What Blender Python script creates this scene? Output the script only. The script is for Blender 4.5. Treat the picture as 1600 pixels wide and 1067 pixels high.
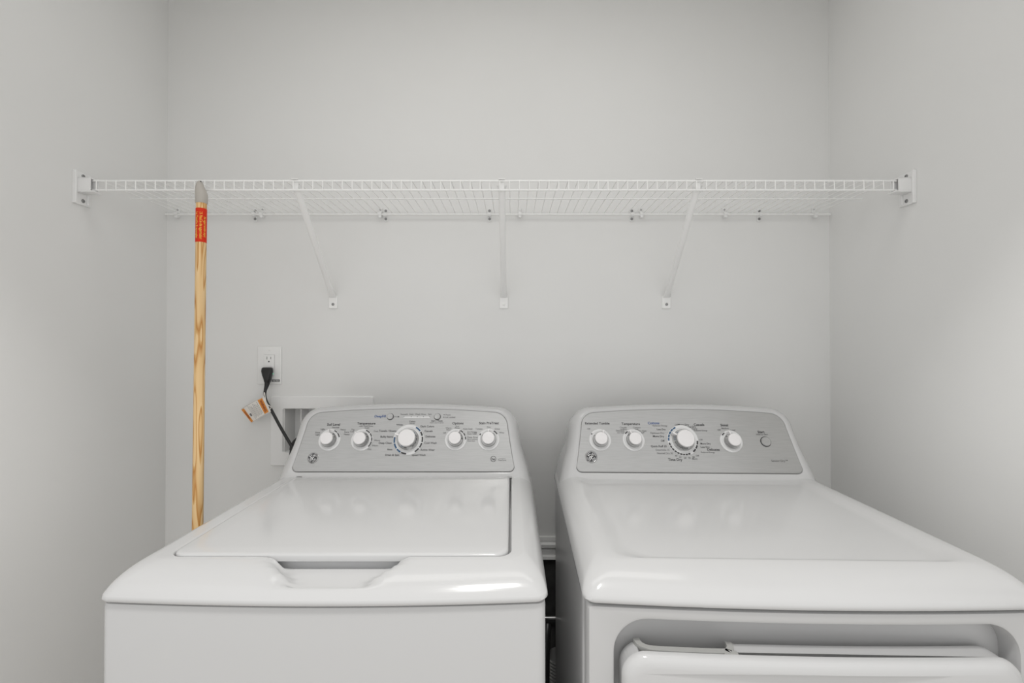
import bpy, bmesh, math, random
from mathutils import Vector, Matrix
random.seed(7)
for o in list(bpy.data.objects):
    bpy.data.objects.remove(o)
S = bpy.context.scene
C = S.collection
PI = math.pi

# ---------------------------------------------------------------- camera
CAM_Z = 1.25
cam_d = bpy.data.cameras.new('camera')
cam_d.sensor_width = 36.0
cam_d.lens = 16.0
cam_d.clip_start = 0.02
cam = bpy.data.objects.new('camera', cam_d)
C.objects.link(cam)
cam.location = (0, 0, CAM_Z)
cam.rotation_euler = (math.radians(90.45), 0, 0)
S.camera = cam

# ---------------------------------------------------------------- light
S.view_settings.view_transform = 'Standard'
S.view_settings.look = 'None'
S.view_settings.gamma = 1.0
S.view_settings.use_curve_mapping = False
S.view_settings.exposure = 0.0
W = bpy.data.worlds.new('world')
S.world = W
W.use_nodes = True
W.node_tree.nodes['Background'].inputs[0].default_value = (1.0, 0.995, 0.985, 1)
W.node_tree.nodes['Background'].inputs[1].default_value = 0.96
lamp_d = bpy.data.lights.new('hall_ceiling_lamp', 'AREA')
lamp_d.shape = 'DISK'
lamp_d.size = 0.26
lamp_d.energy = 17.0
lamp_d.color = (1.0, 0.985, 0.96)
lamp = bpy.data.objects.new('hall_ceiling_lamp', lamp_d)
lamp.location = (-0.03, 0.06, 2.62)
C.objects.link(lamp)
clos_d = bpy.data.lights.new('closet_fill_lamp', 'AREA')  # unseen fill lamp, added to brighten the lid and upper walls
clos_d.shape = 'RECTANGLE'
clos_d.size = 1.5
clos_d.size_y = 0.35
clos_d.energy = 3.1
clos_d.color = (1.0, 0.985, 0.96)
clos = bpy.data.objects.new('closet_fill_lamp', clos_d)
clos.location = (-0.04, 0.80, 2.45)
C.objects.link(clos)

# ---------------------------------------------------------------- materials
def mat(name, col, rough=0.5, metal=0.0, coat=0.0, spec=0.5, bump=None, emit=0.0, aniso=0.0):
    m = bpy.data.materials.new(name)
    m.use_nodes = True
    nt = m.node_tree
    b = nt.nodes['Principled BSDF']
    b.inputs['Base Color'].default_value = (*col, 1)
    b.inputs['Roughness'].default_value = rough
    b.inputs['Metallic'].default_value = metal
    b.inputs['Coat Weight'].default_value = coat
    b.inputs['Coat Roughness'].default_value = 0.08
    b.inputs['Specular IOR Level'].default_value = spec
    if emit:
        b.inputs['Emission Color'].default_value = (*col, 1)
        b.inputs['Emission Strength'].default_value = emit
    if bump:
        sc, st, dist = bump
        tc = nt.nodes.new('ShaderNodeTexCoord')
        no = nt.nodes.new('ShaderNodeTexNoise')
        no.inputs['Scale'].default_value = sc
        no.inputs['Detail'].default_value = 4
        bp = nt.nodes.new('ShaderNodeBump')
        bp.inputs['Strength'].default_value = st
        bp.inputs['Distance'].default_value = dist
        nt.links.new(tc.outputs['Object'], no.inputs['Vector'])
        nt.links.new(no.outputs['Fac'], bp.inputs['Height'])
        nt.links.new(bp.outputs['Normal'], b.inputs['Normal'])
    return m

def tint(m, c1, c2, scale, vscale=(1, 1, 1), detail=3.0, lo=0.35, hi=0.65):
    nt = m.node_tree
    b = nt.nodes['Principled BSDF']
    tc = nt.nodes.new('ShaderNodeTexCoord')
    mp = nt.nodes.new('ShaderNodeMapping')
    mp.inputs['Scale'].default_value = vscale
    no = nt.nodes.new('ShaderNodeTexNoise')
    no.inputs['Scale'].default_value = scale
    no.inputs['Detail'].default_value = detail
    r = nt.nodes.new('ShaderNodeValToRGB')
    r.color_ramp.elements[0].position = lo
    r.color_ramp.elements[0].color = (*c1, 1)
    r.color_ramp.elements[1].position = hi
    r.color_ramp.elements[1].color = (*c2, 1)
    nt.links.new(tc.outputs['Object'], mp.inputs[0])
    nt.links.new(mp.outputs[0], no.inputs['Vector'])
    nt.links.new(no.outputs['Fac'], r.inputs[0])
    nt.links.new(r.outputs[0], b.inputs['Base Color'])

M = {}
M['wall'] = mat('wall_paint', (0.60, 0.595, 0.575), 0.75, spec=0.25, bump=(240, 0.05, 0.002))
tint(M['wall'], (0.780, 0.780, 0.770), (0.794, 0.794, 0.784), 2.5)
M['ceil'] = mat('ceiling_paint', (0.80, 0.80, 0.79), 0.85, bump=(200, 0.06, 0.002))
M['floor'] = mat('floor_vinyl', (0.30, 0.27, 0.24), 0.5)
tint(M['floor'], (0.60, 0.57, 0.53), (0.68, 0.65, 0.61), 6, (1, 8, 1))
M['trim'] = mat('trim_paint', (0.76, 0.76, 0.75), 0.4)
M['darkpanel'] = mat('dark_grey', (0.03, 0.03, 0.03), 0.8)
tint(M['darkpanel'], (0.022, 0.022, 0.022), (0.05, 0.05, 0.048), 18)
M['enamel'] = mat('white_enamel', (0.555, 0.555, 0.555), 0.13, coat=0.0, bump=(60, 0.004, 0.001))
M['cabinet'] = mat('white_cabinet', (0.53, 0.53, 0.53), 0.34, coat=0.15, bump=(900, 0.03, 0.0006))
M['plastic'] = mat('white_plastic', (0.84, 0.84, 0.835), 0.35)
M['lining'] = mat('grey_lining', (0.72, 0.725, 0.73), 0.45)
M['panel'] = mat('brushed_panel', (0.52, 0.52, 0.515), 0.30, metal=0.65)
tint(M['panel'], (0.42, 0.42, 0.415), (0.47, 0.47, 0.465), 40, (0.6, 30, 30), 4)
M['chrome'] = mat('chrome', (0.60, 0.60, 0.60), 0.16, metal=1.0)
M['knobface'] = mat('knob_face', (0.80, 0.785, 0.785), 0.3)
M['knobring'] = mat('knob_ring', (0.76, 0.76, 0.76), 0.3)
M['ink'] = mat('dark_ink', (0.05, 0.05, 0.052), 0.5)
M['inkgrey'] = mat('grey_ink', (0.18, 0.18, 0.18), 0.5)
M['blue'] = mat('blue_ink', (0.035, 0.10, 0.20), 0.5)
M['inktext_blue'] = mat('blue_text_ink', (0.04, 0.10, 0.28), 0.5)
M['white'] = mat('white_ink', (0.85, 0.85, 0.85), 0.4)
M['black'] = mat('black_rubber', (0.012, 0.012, 0.012), 0.42)
M['wire'] = mat('white_epoxy_wire', (0.90, 0.90, 0.89), 0.35)
M['screw'] = mat('screw_steel', (0.30, 0.30, 0.30), 0.35, metal=0.9)
M['greyplastic'] = mat('grey_grip', (0.40, 0.40, 0.385), 0.4)
M['tip'] = mat('tan_grey_cap', (0.47, 0.44, 0.40), 0.55)
M['red'] = mat('red_label', (0.68, 0.035, 0.010), 0.4, spec=0.2)
M['yellow'] = mat('yellow_ink', (0.85, 0.42, 0.05), 0.5)
M['orange'] = mat('orange_ink', (0.72, 0.27, 0.04), 0.5)
M['darkred'] = mat('dark_red_ink', (0.22, 0.02, 0.01), 0.5)
M['paper'] = mat('tag_paper', (0.78, 0.75, 0.71), 0.6)
M['green'] = mat('green_led', (0.10, 0.75, 0.40), 0.4, emit=1.2)
M['outlet'] = mat('outlet_plastic', (0.83, 0.83, 0.82), 0.35)
M['galv'] = mat('galvanised', (0.45, 0.45, 0.45), 0.35, metal=0.8)

def wood_mat():
    m = mat('pine_wood', (0.72, 0.47, 0.22), 0.45)
    nt = m.node_tree
    b = nt.nodes['Principled BSDF']
    tc = nt.nodes.new('ShaderNodeTexCoord')
    mp = nt.nodes.new('ShaderNodeMapping')
    mp.inputs['Scale'].default_value = (1, 1, 0.10)
    mp.inputs['Location'].default_value = (0.006, 0.013, 0.0)
    no = nt.nodes.new('ShaderNodeTexNoise')
    no.inputs['Scale'].default_value = 44
    no.inputs['Detail'].default_value = 1.0
    mul = nt.nodes.new('ShaderNodeMath'); mul.operation = 'MULTIPLY'; mul.inputs[1].default_value = 6.0
    fr = nt.nodes.new('ShaderNodeMath'); fr.operation = 'FRACT'
    r = nt.nodes.new('ShaderNodeValToRGB')
    e = r.color_ramp.elements
    e[0].position = 0.0; e[0].color = (0.84, 0.60, 0.32, 1)
    e[1].position = 0.60; e[1].color = (0.78, 0.52, 0.24, 1)
    x = e.new(0.86); x.color = (0.52, 0.23, 0.05, 1)
    x = e.new(0.97); x.color = (0.70, 0.43, 0.17, 1)
    x = e.new(1.0); x.color = (0.80, 0.56, 0.28, 1)
    nt.links.new(tc.outputs['Object'], mp.inputs[0])
    nt.links.new(mp.outputs[0], no.inputs['Vector'])
    nt.links.new(no.outputs['Fac'], mul.inputs[0])
    nt.links.new(mul.outputs[0], fr.inputs[0])
    nt.links.new(fr.outputs[0], r.inputs[0])
    nt.links.new(r.outputs[0], b.inputs['Base Color'])
    return m
M['wood'] = wood_mat()

# ---------------------------------------------------------------- mesh helpers
class MB:
    """collects shapes and links them as ONE mesh object"""
    def __init__(s):
        s.v = []; s.f = []
    def add(s, vs, fs, mtx=None):
        n = len(s.v)
        for p in vs:
            p = Vector(p)
            s.v.append(tuple(mtx @ p) if mtx else tuple(p))
        s.f += [tuple(i + n for i in f) for f in fs]
        return s
    def box(s, x0, x1, y0, y1, z0, z1, mtx=None, bev=0.0):
        if bev <= 0:
            vs = [(x, y, z) for x in (x0, x1) for y in (y0, y1) for z in (z0, z1)]
            fs = [(0, 1, 3, 2), (4, 6, 7, 5), (0, 4, 5, 1), (2, 3, 7, 6), (0, 2, 6, 4), (1, 5, 7, 3)]
            return s.add(vs, fs, mtx)
        bm = bmesh.new()
        bmesh.ops.create_cube(bm, size=1)
        for v in bm.verts:
            v.co = Vector(((x0 + x1) / 2 + v.co.x * (x1 - x0), (y0 + y1) / 2 + v.co.y * (y1 - y0), (z0 + z1) / 2 + v.co.z * (z1 - z0)))
        bmesh.ops.bevel(bm, geom=bm.edges[:], offset=bev, segments=3, affect='EDGES', profile=0.5)
        return s.bm(bm, mtx)
    def bm(s, bm, mtx=None):
        bm.verts.index_update()
        s.add([v.co.copy() for v in bm.verts], [tuple(v.index for v in f.verts) for f in bm.faces], mtx)
        bm.free()
        return s
    def loft(s, rings, cap0=False, cap1=False, mtx=None, closed=True):
        n = len(rings[0]); vs = [p for r in rings for p in r]; fs = []
        for i in range(len(rings) - 1):
            for j in range(n if closed else n - 1):
                k = (j + 1) % n
                fs.append((i * n + j, i * n + k, (i + 1) * n + k, (i + 1) * n + j))
        if cap0: fs.append(tuple(range(n - 1, -1, -1)))
        if cap1: fs.append(tuple((len(rings) - 1) * n + j for j in range(n)))
        return s.add(vs, fs, mtx)
    def lathe(s, prof, n=32, mtx=None, cap=True):
        """prof: list of (radius, height) about local z"""
        rings = [[(r * math.cos(2 * PI * j / n), r * math.sin(2 * PI * j / n), h) for j in range(n)] for r, h in prof]
        return s.loft(rings, cap, cap, mtx)
    def tube(s, pts, r, n=10, cap=True, sx=1.0):
        pts = [Vector(p) for p in pts]
        rad = r if isinstance(r, (list, tuple)) else [r] * len(pts)
        rings = []; up = None
        for i, p in enumerate(pts):
            a = pts[max(i - 1, 0)]; b = pts[min(i + 1, len(pts) - 1)]
            t = (b - a).normalized()
            if up is None:
                up = Vector((0, 0, 1)) if abs(t.z) < 0.9 else Vector((0, 1, 0))
            x = t.cross(up).normalized(); y = x.cross(t).normalized(); up = y
            rings.append([p + (x * math.cos(2 * PI * j / n) * sx + y * math.sin(2 * PI * j / n)) * rad[i] for j in range(n)])
        return s.loft(rings, cap, cap)
    def build(s, name, m, parent=None, smooth=None, origin=None):
        me = bpy.data.meshes.new(name)
        vs = s.v
        if origin is not None:
            o0 = Vector(origin); vs = [tuple(Vector(p) - o0) for p in vs]
        me.from_pydata(vs, [], s.f)
        bm = bmesh.new(); bm.from_mesh(me)
        bmesh.ops.recalc_face_normals(bm, faces=bm.faces[:])
        bm.to_mesh(me); bm.free()
        me.materials.append(m)
        o = bpy.data.objects.new(name, me)
        C.objects.link(o)
        if smooth:
            for p in me.polygons: p.use_smooth = True
            me.set_sharp_from_angle(angle=math.radians(smooth))
        if origin is not None: o.location = origin
        if parent: o.parent = parent
        return o

def spline(pts, n=8):
    pts = [Vector(p) for p in pts]; out = []
    for i in range(len(pts) - 1):
        p0 = pts[max(i - 1, 0)]; p1 = pts[i]; p2 = pts[i + 1]; p3 = pts[min(i + 2, len(pts) - 1)]
        for k in range(n):
            t = k / n
            out.append(0.5 * ((2 * p1) + (p2 - p0) * t + (2 * p0 - 5 * p1 + 4 * p2 - p3) * t * t + (3 * p1 - p0 - 3 * p2 + p3) * t ** 3))
    out.append(pts[-1])
    return out

def sstep(a, b, x):
    t = max(0.0, min(1.0, (x - a) / (b - a)))
    return t * t * (3 - 2 * t)

def rrect(x0, x1, y0, y1, r, ns=40, nc=10, bow=0.0, rb=None):
    """rounded rectangle, counter-clockwise, constant point count; y0 is the front"""
    rb = r if rb is None else rb
    P = []
    def corner(cx, cy, rr, a0):
        for k in range(nc + 1):
            a = a0 + PI / 2 * k / nc
            P.append([cx + rr * math.cos(a), cy + rr * math.sin(a)])
    def side(ax, ay, bx, by):
        for k in range(1, ns):
            t = k / ns
            P.append([ax + (bx - ax) * t, ay + (by - ay) * t])
    corner(x0 + r, y0 + r, r, PI)
    side(x0 + r, y0, x1 - r, y0)
    corner(x1 - r, y0 + r, r, 1.5 * PI)
    side(x1, y0 + r, x1, y1 - rb)
    corner(x1 - rb, y1 - rb, rb, 0)
    side(x1 - rb, y1, x0 + rb, y1)
    corner(x0 + rb, y1 - rb, rb, 0.5 * PI)
    side(x0, y1 - rb, x0, y0 + r)
    if bow:
        xc = (x0 + x1) / 2; hw = (x1 - x0) / 2
        for p in P:
            w = max(0.0, 1 - (p[1] - y0) / 0.12)
            p[1] -= bow * (1 - ((p[0] - xc) / hw) ** 2) * w
    return P

def empty(name, loc, rz=0.0):
    o = bpy.data.objects.new(name, None)
    C.objects.link(o)
    o.location = loc
    o.rotation_euler = (0, 0, rz)
    o.empty_display_size = 0.05
    return o
def tag(o, label, cat, group=None):
    o['label'] = label; o['category'] = cat
    if group: o['group'] = group
    return o
def struct(o):
    o['kind'] = 'structure'
    return o

_tc = {}
def text_mesh(txt, bold=0.0):
    if (txt, bold) in _tc: return _tc[(txt, bold)]
    cu = bpy.data.curves.new('t', 'FONT')
    cu.body = txt
    cu.size = 1.0
    cu.offset = bold
    cu.resolution_u = 3
    ob = bpy.data.objects.new('t', cu)
    me = bpy.data.meshes.new_from_object(ob)
    vs = [v.co.copy() for v in me.vertices]
    fs = [tuple(p.vertices) for p in me.polygons]
    bpy.data.objects.remove(ob); bpy.data.curves.remove(cu); bpy.data.meshes.remove(me)
    _tc[(txt, bold)] = (vs, fs)
    return vs, fs
def put_text(mb, txt, u, v, fn, size=None, width=None, align='C', h=0.0004, bold=0.015, ys=1.0):
    """lay lettering at (u, v) (v = baseline); fn(u, v, h) maps onto the surface"""
    vs, fs = text_mesh(txt, bold)
    if not vs: return
    x0 = min(p.x for p in vs); x1 = max(p.x for p in vs)
    sc = width / (x1 - x0) if width else size
    off = {'C': -(x0 + x1) / 2, 'L': -x0, 'R': -x1}[align]
    sy = size if (size and width) else sc
    mb.add([fn(u + (p.x + off) * sc, v + p.y * sy * ys, h) for p in vs], fs)

# ---------------------------------------------------------------- the closet
XL, XR, YB = -1.1226, 1.033, 1.478
ZC = 2.46
HF0, HF1, HZ = 0.455, 0.57, 2.05          # front wall of the closet, underside of its header
def wall(name, x0, x1, y0, y1, z0, z1, m):
    return struct(MB().box(x0, x1, y0, y1, z0, z1).build(name, m))
T = 0.12
# the back wall has a cut-out for the washer outlet box
BX0, BX1, BZ0, BZ1 = -0.737, -0.489, 0.900, 1.045
bw = MB()
bw.box(XL - T, BX0, YB, YB + T, 0, ZC)
bw.box(BX1, XR + T, YB, YB + T, 0, ZC)
bw.box(BX0, BX1, YB, YB + T, 0, BZ0)
bw.box(BX0, BX1, YB, YB + T, BZ1, ZC)
struct(bw.build('wall_back', M['wall']))
wall('wall_left', XL - T, XL, HF0, YB, 0, ZC, M['wall'])
wall('wall_right', XR, XR + T, HF0, YB, 0, ZC, M['wall'])
wf = MB()
wf.box(XL, XL + 0.06, HF0, HF1, 0, ZC)
wf.box(XR - 0.06, XR, HF0, HF1, 0, ZC)
wf.box(XL + 0.06, XR - 0.06, HF0, HF1, HZ, ZC)
struct(wf.build('wall_front', M['wall']))
wall('ceiling', XL - T, XR + T, HF0, YB + T, ZC, ZC + 0.1, M['ceil'])
wall('floor', -2.2, 2.2, -1.2, YB + T, -0.1, 0.0, M['floor'])
# moulded rail on the back wall, seen between the machines, with a thin dark sheet below
tr = MB()
prof = [(0.0, 0.632), (0.010, 0.632), (0.012, 0.622), (0.012, 0.617), (0.020, 0.612), (0.020, 0.603), (0.014, 0.598), (0.014, 0.578), (0.020, 0.574), (0.022, 0.566), (0.0, 0.566)]
tr.loft([[(x, YB - a, z) for a, z in prof] for x in (-0.30, 0.50)], True, True)
struct(tr.build('trim_1', M['trim']))
struct(MB().box(-0.30, 0.50, YB - 0.006, YB, 0.0, 0.566).build('dark_sheet', M['darkpanel']))

# ---------------------------------------------------------------- machines
HW = 0.343           # half width
DP = 0.665           # depth of the cabinet
SEAM = 0.860
DECK = 0.902
AL = math.radians(23.7)
PB_Y, PB_Z = 0.511, 0.915   # bottom edge of the control panel
def pan(u, v, h):
    return (u, PB_Y + v * math.sin(AL) - h * math.cos(AL), PB_Z + v * math.cos(AL) + h * math.sin(AL))

def panel_outline(e=0.0, bot=0.0):
    """control panel outline (u, v); e grows it outwards, bot lowers its bottom edge"""
    half = []
    b = 0.295 + e; rc = 0.014
    half += [(u, -bot) for u in [b * k / 24 for k in range(0, 24)] if u < b - rc]
    for k in range(7):
        a = -PI / 2 + PI / 2 * k / 6
        half.append((b - rc + rc * math.cos(a), -bot + rc + rc * math.sin(a)))
    top = 0.277 + e
    vs0 = 0.122
    for k in range(1, 9):
        t = k / 8
        half.append((b + (top - b) * t ** 0.9, -bot + rc + (vs0 + bot - rc) * t))
    cu, cv = 0.040 + e * 0.6, 0.040 + e * 0.75
    for k in range(1, 11):
        a = PI / 2 * k / 10
        half.append((top - cu + cu * math.cos(a), vs0 + cv * math.sin(a)))
    tu = top - cu; tv = vs0 + cv
    for k in range(1, 17):
        t = k / 16
        u = tu * (1 - t)
        half.append((u, tv + 0.010 * (1 - (u / tu) ** 2)))
    left = [(-u, v) for u, v in reversed(half[1:-1])]
    return half + left

def make_console(root):
    rings = []
    flare = lambda u, v, k: (u + (1 if u > 0 else -1) * k * 0.019 * max(0.0, 1 - max(v, 0) / 0.10) ** 2 * sstep(0.24, 0.32, abs(u)), v)
    def ring(e, back, bot):
        out = []
        for u, v in panel_outline(e, bot):
            k = min(1.0, e / 0.03)
            u2, v2 = flare(u, v, k)
            if v < 0.03: v2 -= k * 0.034 * sstep(0.285, 0.318, abs(u)) * (1 - max(v, 0) / 0.03)
            out.append(pan(u2, v2, -back))
        return out
    rings.append(ring(-0.006, 0.004, -0.006))
    rings.append(ring(-0.0008, 0.004, -0.0008))
    rings.append(ring(0.0, 0.0, 0.002))
    rings.append(ring(0.004, -0.0015, 0.010))
    for k in range(1, 9):
        a = PI / 2 * k / 8
        rings.append(ring(0.004 + 0.026 * math.sin(a), -0.0015 + 0.042 * (1 - math.cos(a)), 0.024))
    last = []
    for p in rings[-1]:
        last.append((p[0], 0.655, p[2] - 0.010 * sstep(0.93, 1.0, p[2])))
    rings.append(last)
    c = MB().loft(rings, True, True).build('console', M['enamel'], root, smooth=40)
    ol = panel_outline(-0.0008, -0.0008)
    il = panel_outline(-0.002, -0.002)
    p = MB().loft([[pan(u, v, -0.003) for u, v in ol], [pan(u, v, 0.0002) for u, v in ol], [pan(u, v, 0.0008) for u, v in il]], True, True)
    return p.build('control_panel', M['panel'], root)

def knob_mtx(u, v, h=0.0008):
    n = Vector((0, -math.cos(AL), math.sin(AL)))
    x = Vector((1, 0, 0)); y = Vector((0, math.sin(AL), math.cos(AL)))
    m = Matrix.Identity(4)
    for i in range(3):
        m[i][0] = x[i]; m[i][1] = y[i]; m[i][2] = n[i]; m[i][3] = pan(u, v, h)[i]
    return m
def arc_band(mb, mtx, r0, r1, a0, a1, h):
    """flat ring sector; angles in degrees clockwise from straight up"""
    n = max(2, int(abs(a1 - a0) / 5))
    A = [math.radians(90 - (a0 + (a1 - a0) * k / n)) for k in range(n + 1)]
    vs = [(r0 * math.cos(a), r0 * math.sin(a), h) for a in A] + [(r1 * math.cos(a), r1 * math.sin(a), h) for a in A]
    mb.add(vs, [(k, k + 1, n + 2 + k, n + 1 + k) for k in range(n)], mtx)

def make_knob(root, u, v, big=False, point=0.0, marks=()):
    """dial ring > collar, face, pointer, printed marks"""
    mtx = knob_mtx(u, v)
    s = 1.40 if big else 1.0
    R = 0.0297 * s
    d = MB().lathe([(R * 0.6, 0.0), (R, 0.0), (R, 0.0012), (R - 0.0012, 0.0024), (R * 0.80, 0.0020), (R * 0.785, 0.0010), (R * 0.77, 0.0022), (R * 0.66, 0.0030)], 56, mtx)
    k = d.build('control_knob', M['knobring'], root, smooth=35)
    c0 = R * 0.70
    hh = 0.022 if not big else 0.026
    MB().lathe([(c0, 0.002), (c0, 0.007), (c0 * 0.93, 0.009), (c0 * 0.90, hh * 0.62), (c0 * 0.80, hh)], 48, mtx).build('knob_collar', M['chrome'], k, smooth=30)
    f = R * (0.545 if not big else 0.535)
    MB().lathe([(f * 1.02, hh - 0.004), (f * 1.02, hh + 0.0015), (f * 0.97, hh + 0.003), (f * 0.5, hh + 0.0036), (0.0005, hh + 0.0036)], 48, mtx).build('knob_face', M['knobface'], k, smooth=50)
    a = math.radians(-point)
    pm = mtx @ Matrix.Rotation(a, 4, 'Z')
    MB().box(-0.0016 * s, 0.0016 * s, c0 * 0.6, c0 * 1.22, 0.004, hh * 0.9, pm, bev=0.0007).build('knob_pointer', M['knobface'], k)
    groups = {}
    for (a0, a1, m) in marks:
        groups.setdefault(m, MB())
        arc_band(groups[m], mtx, R * 0.865, R * 0.965, a0, a1, 0.0029)
    for m, g in groups.items():
        g.build('dial_marks', M[m], k)['kind'] = 'stuff'
    return k

def make_button(root, u, v, r, name='push_button'):
    mtx = knob_mtx(u, v)
    b = MB().lathe([(r * 1.12, 0.0), (r * 1.12, 0.0004), (r * 0.98, 0.0004)], 40, mtx).build(name, M['ink'], root)
    MB().lathe([(r, 0.0), (r, 0.003), (r * 0.9, 0.0042), (r * 0.4, 0.0040), (0.0003, 0.0038)], 40, mtx).build('button_face', M['panel'], b, smooth=40)
    return b

def make_badge(root, u, v, r):
    mtx = knob_mtx(u, v)
    b = MB().lathe([(r * 1.15, 0), (r * 1.15, 0.0015), (r * 1.02, 0.0032), (r * 0.92, 0.0028), (r * 0.90, 0.0015)], 48, mtx).build('badge', M['chrome'], root, smooth=40)
    MB().lathe([(r * 0.99, 0.0012), (r * 0.99, 0.0030), (0.0003, 0.0030)], 40, mtx).build('badge_disc', M['ink'], b)
    g = MB()
    # looped script letters inside a ring with four curls
    def line(pts, w):
        pts = [Vector((x * r, y * r, 0)) for x, y in pts]
        sp = spline([(p.x, p.y, 0) for p in pts], 6)
        vs = []
        for i, p in enumerate(sp):
            t = (sp[min(i + 1, len(sp) - 1)] - sp[max(i - 1, 0)]).normalized()
            q = Vector((-t.y, t.x, 0)) * w * r
            vs += [(p.x + q.x, p.y + q.y, 0.0033), (p.x - q.x, p.y - q.y, 0.0033)]
        g.add(vs, [(2 * i, 2 * i + 1, 2 * i + 3, 2 * i + 2) for i in range(len(sp) - 1)], mtx)
    line([(-0.05, 0.38), (-0.28, 0.46), (-0.45, 0.22), (-0.30, 0.02), (-0.08, 0.08), (-0.02, -0.14), (-0.14, -0.42), (-0.36, -0.44), (-0.46, -0.22), (-0.22, -0.12), (0.02, 0.0)], 0.042)
    line([(0.46, 0.22), (0.36, 0.46), (0.12, 0.40), (0.12, 0.16), (0.30, 0.06), (0.12, 0.0), (0.02, -0.24), (0.16, -0.46), (0.38, -0.42), (0.50, -0.20)], 0.042)
    for k in range(4):
        a = PI / 4 + k * PI / 2
        line([(0.80 * math.cos(a + t), 0.80 * math.sin(a + t)) for t in (-0.62, -0.3, 0.0, 0.3)] + [(0.62 * math.cos(a + 0.5), 0.62 * math.sin(a + 0.5)), (0.58 * math.cos(a + 0.2), 0.58 * math.sin(a + 0.2))], 0.03)
    g.build('badge_monogram', M['white'], b)['kind'] = 'stuff'
    return b

def cover_rings(sides, front, z0, z1, steps=12, back=0.0):
    """outer skirt rising in a crown to the deck"""
    R = []
    def ring(i, f, z, r, bow):
        return [(x, y, z) for x, y in rrect(-HW + i, HW - i, f, DP - back, r, bow=bow, rb=0.012)]
    R.append(ring(0.006, 0.006, z0 + 0.001, 0.016, 0.013))
    R.append(ring(0.001, 0.001, z0, 0.018, 0.013))
    R.append(ring(-0.001, -0.001, z0 + 0.003, 0.019, 0.013))
    R.append(ring(-0.0005, 0.0, z0 + 0.008, 0.019, 0.013))
    zb = z0 + 0.008
    for k in range(1, steps + 1):
        t = k / steps
        a = t * PI / 2
        fi = front * (0.55 * t + 0.45 * (1 - math.cos(a)))
        si = sides * (0.25 * t + 0.75 * (1 - math.cos(a)))
        z = zb + (z1 - zb) * (0.45 * t + 0.55 * math.sin(a))
        R.append(ring(si, fi, z, 0.019 + 0.014 * t, 0.013 * (1 - 0.9 * t)))
    return R

def make_cabinet(root, y0=0.004, name='cabinet', bow=0.012, r=0.012):
    b = MB()
    out = lambda z, i: [(x, y, z) for x, y in rrect(-HW + 0.003 + i, HW - 0.003 - i, y0 + i, DP, r, bow=bow, rb=0.006)]
    b.loft([out(0.03, 0.0), out(SEAM - 0.010, 0.0), out(SEAM - 0.005, 0.001), out(SEAM - 0.003, 0.004)], True, True)
    o = b.build(name, M['cabinet'], root, smooth=40)
    for x in (-HW + 0.05, HW - 0.05):
        for y in (0.06, DP - 0.06):
            MB().lathe([(0.018, 0.0), (0.022, 0.004), (0.022, 0.016), (0.008, 0.018), (0.008, 0.031)], 16, Matrix.Translation((x, y, 0))).build('foot', M['black'], root)
    return o

# ---- washing machine
wash = empty('washing_machine', (-0.2884, 0.694, 0.0), 0.0)
tag(wash, 'white top-loading washing machine with grey control panel, beside the wooden pole', 'washing machine')
make_cabinet(wash)
LX0, LX1, LY0, LY1 = -0.278, 0.286, 0.056, 0.500
R = cover_rings(0.034, 0.050, SEAM, DECK)
zo = DECK + 0.0005
R.append([(x, y, zo) for x, y in rrect(-HW + 0.045, HW - 0.042, 0.0535, 0.56, 0.034, rb=0.012)])
R.append([(x, y, zo + 0.0003) for x, y in rrect(LX0 - 0.002, LX1 + 0.002, LY0 - 0.001, LY1 + 0.002, 0.026, rb=0.006)])
R.append([(x, y, zo - 0.002) for x, y in rrect(LX0, LX1, LY0, LY1, 0.025, rb=0.006)])
R.append([(x, y, zo - 0.020) for x, y in rrect(LX0, LX1, LY0, LY1, 0.025, rb=0.006)])
def scoop(p):
    x, y, z = p
    if y > 0.075: return p
    # half width of the finger scoop narrows towards its front rim
    hw = 0.074 + 0.034 * sstep(0.012, 0.052, y)
    m = 1 - sstep(hw - 0.022, hw + 0.004, abs(x - 0.004))
    m *= sstep(-0.002, 0.014, y)
    tz = 0.8715 + 0.22 * max(0.0, y - 0.006)
    if z > tz: z = z + (tz - z) * m
    return (x, y, z)
# densify the crown towards the lid so the scoop stays smooth
D = []
for i in range(len(R) - 1):
    D.append(R[i])
    if 3 <= i < len(R) - 3:
        for t in (0.33, 0.66):
            D.append([tuple(a[k] + (b[k] - a[k]) * t for k in range(3)) for a, b in zip(R[i], R[i + 1])])
D.append(R[-1])
D = [[scoop(p) for p in r] for r in D]
cav = [(x, y, 0.868) for x, y in rrect(LX0, LX1, LY0 + 0.004, LY1, 0.025, rb=0.006)]
D.append(cav)
MB().loft(D, False, True).build('top_cover', M['enamel'], wash, smooth=50)
# lid
L = []
g = 0.0035
for (i, z) in ((0.002, DECK - 0.0085), (0.0, DECK - 0.0075), (0.0, DECK + 0.0005), (0.0008, DECK + 0.0025), (0.003, DECK + 0.0042), (0.007, DECK + 0.005), (0.03, DECK + 0.0055)):
    L.append([(x, y, z) for x, y in rrect(LX0 + 0.002 + i, LX1 - g - i, LY0 + 0.001 + i, LY1 - 0.003 - i, max(0.024 - i * 0.5, 0.01), rb=0.005)])
lid = MB().loft(L, True, True).build('lid', M['enamel'], wash, smooth=50)
MB().box(-0.112, 0.120, LY0 + 0.012, LY0 + 0.016, 0.8685, DECK - 0.0075).build('lid_skirt', M['lining'], lid)
for x in (LX0 + 0.012, LX1 - 0.004):
    MB().lathe([(0.003, -0.006), (0.003, 0.006)], 12, Matrix.Translation((x, LY1 - 0.006, DECK + 0.003)) @ Matrix.Rotation(PI / 2, 4, 'Y')).build('hinge_pin', M['screw'], lid)
wp = make_console(wash)
arc = 'ink'
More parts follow.
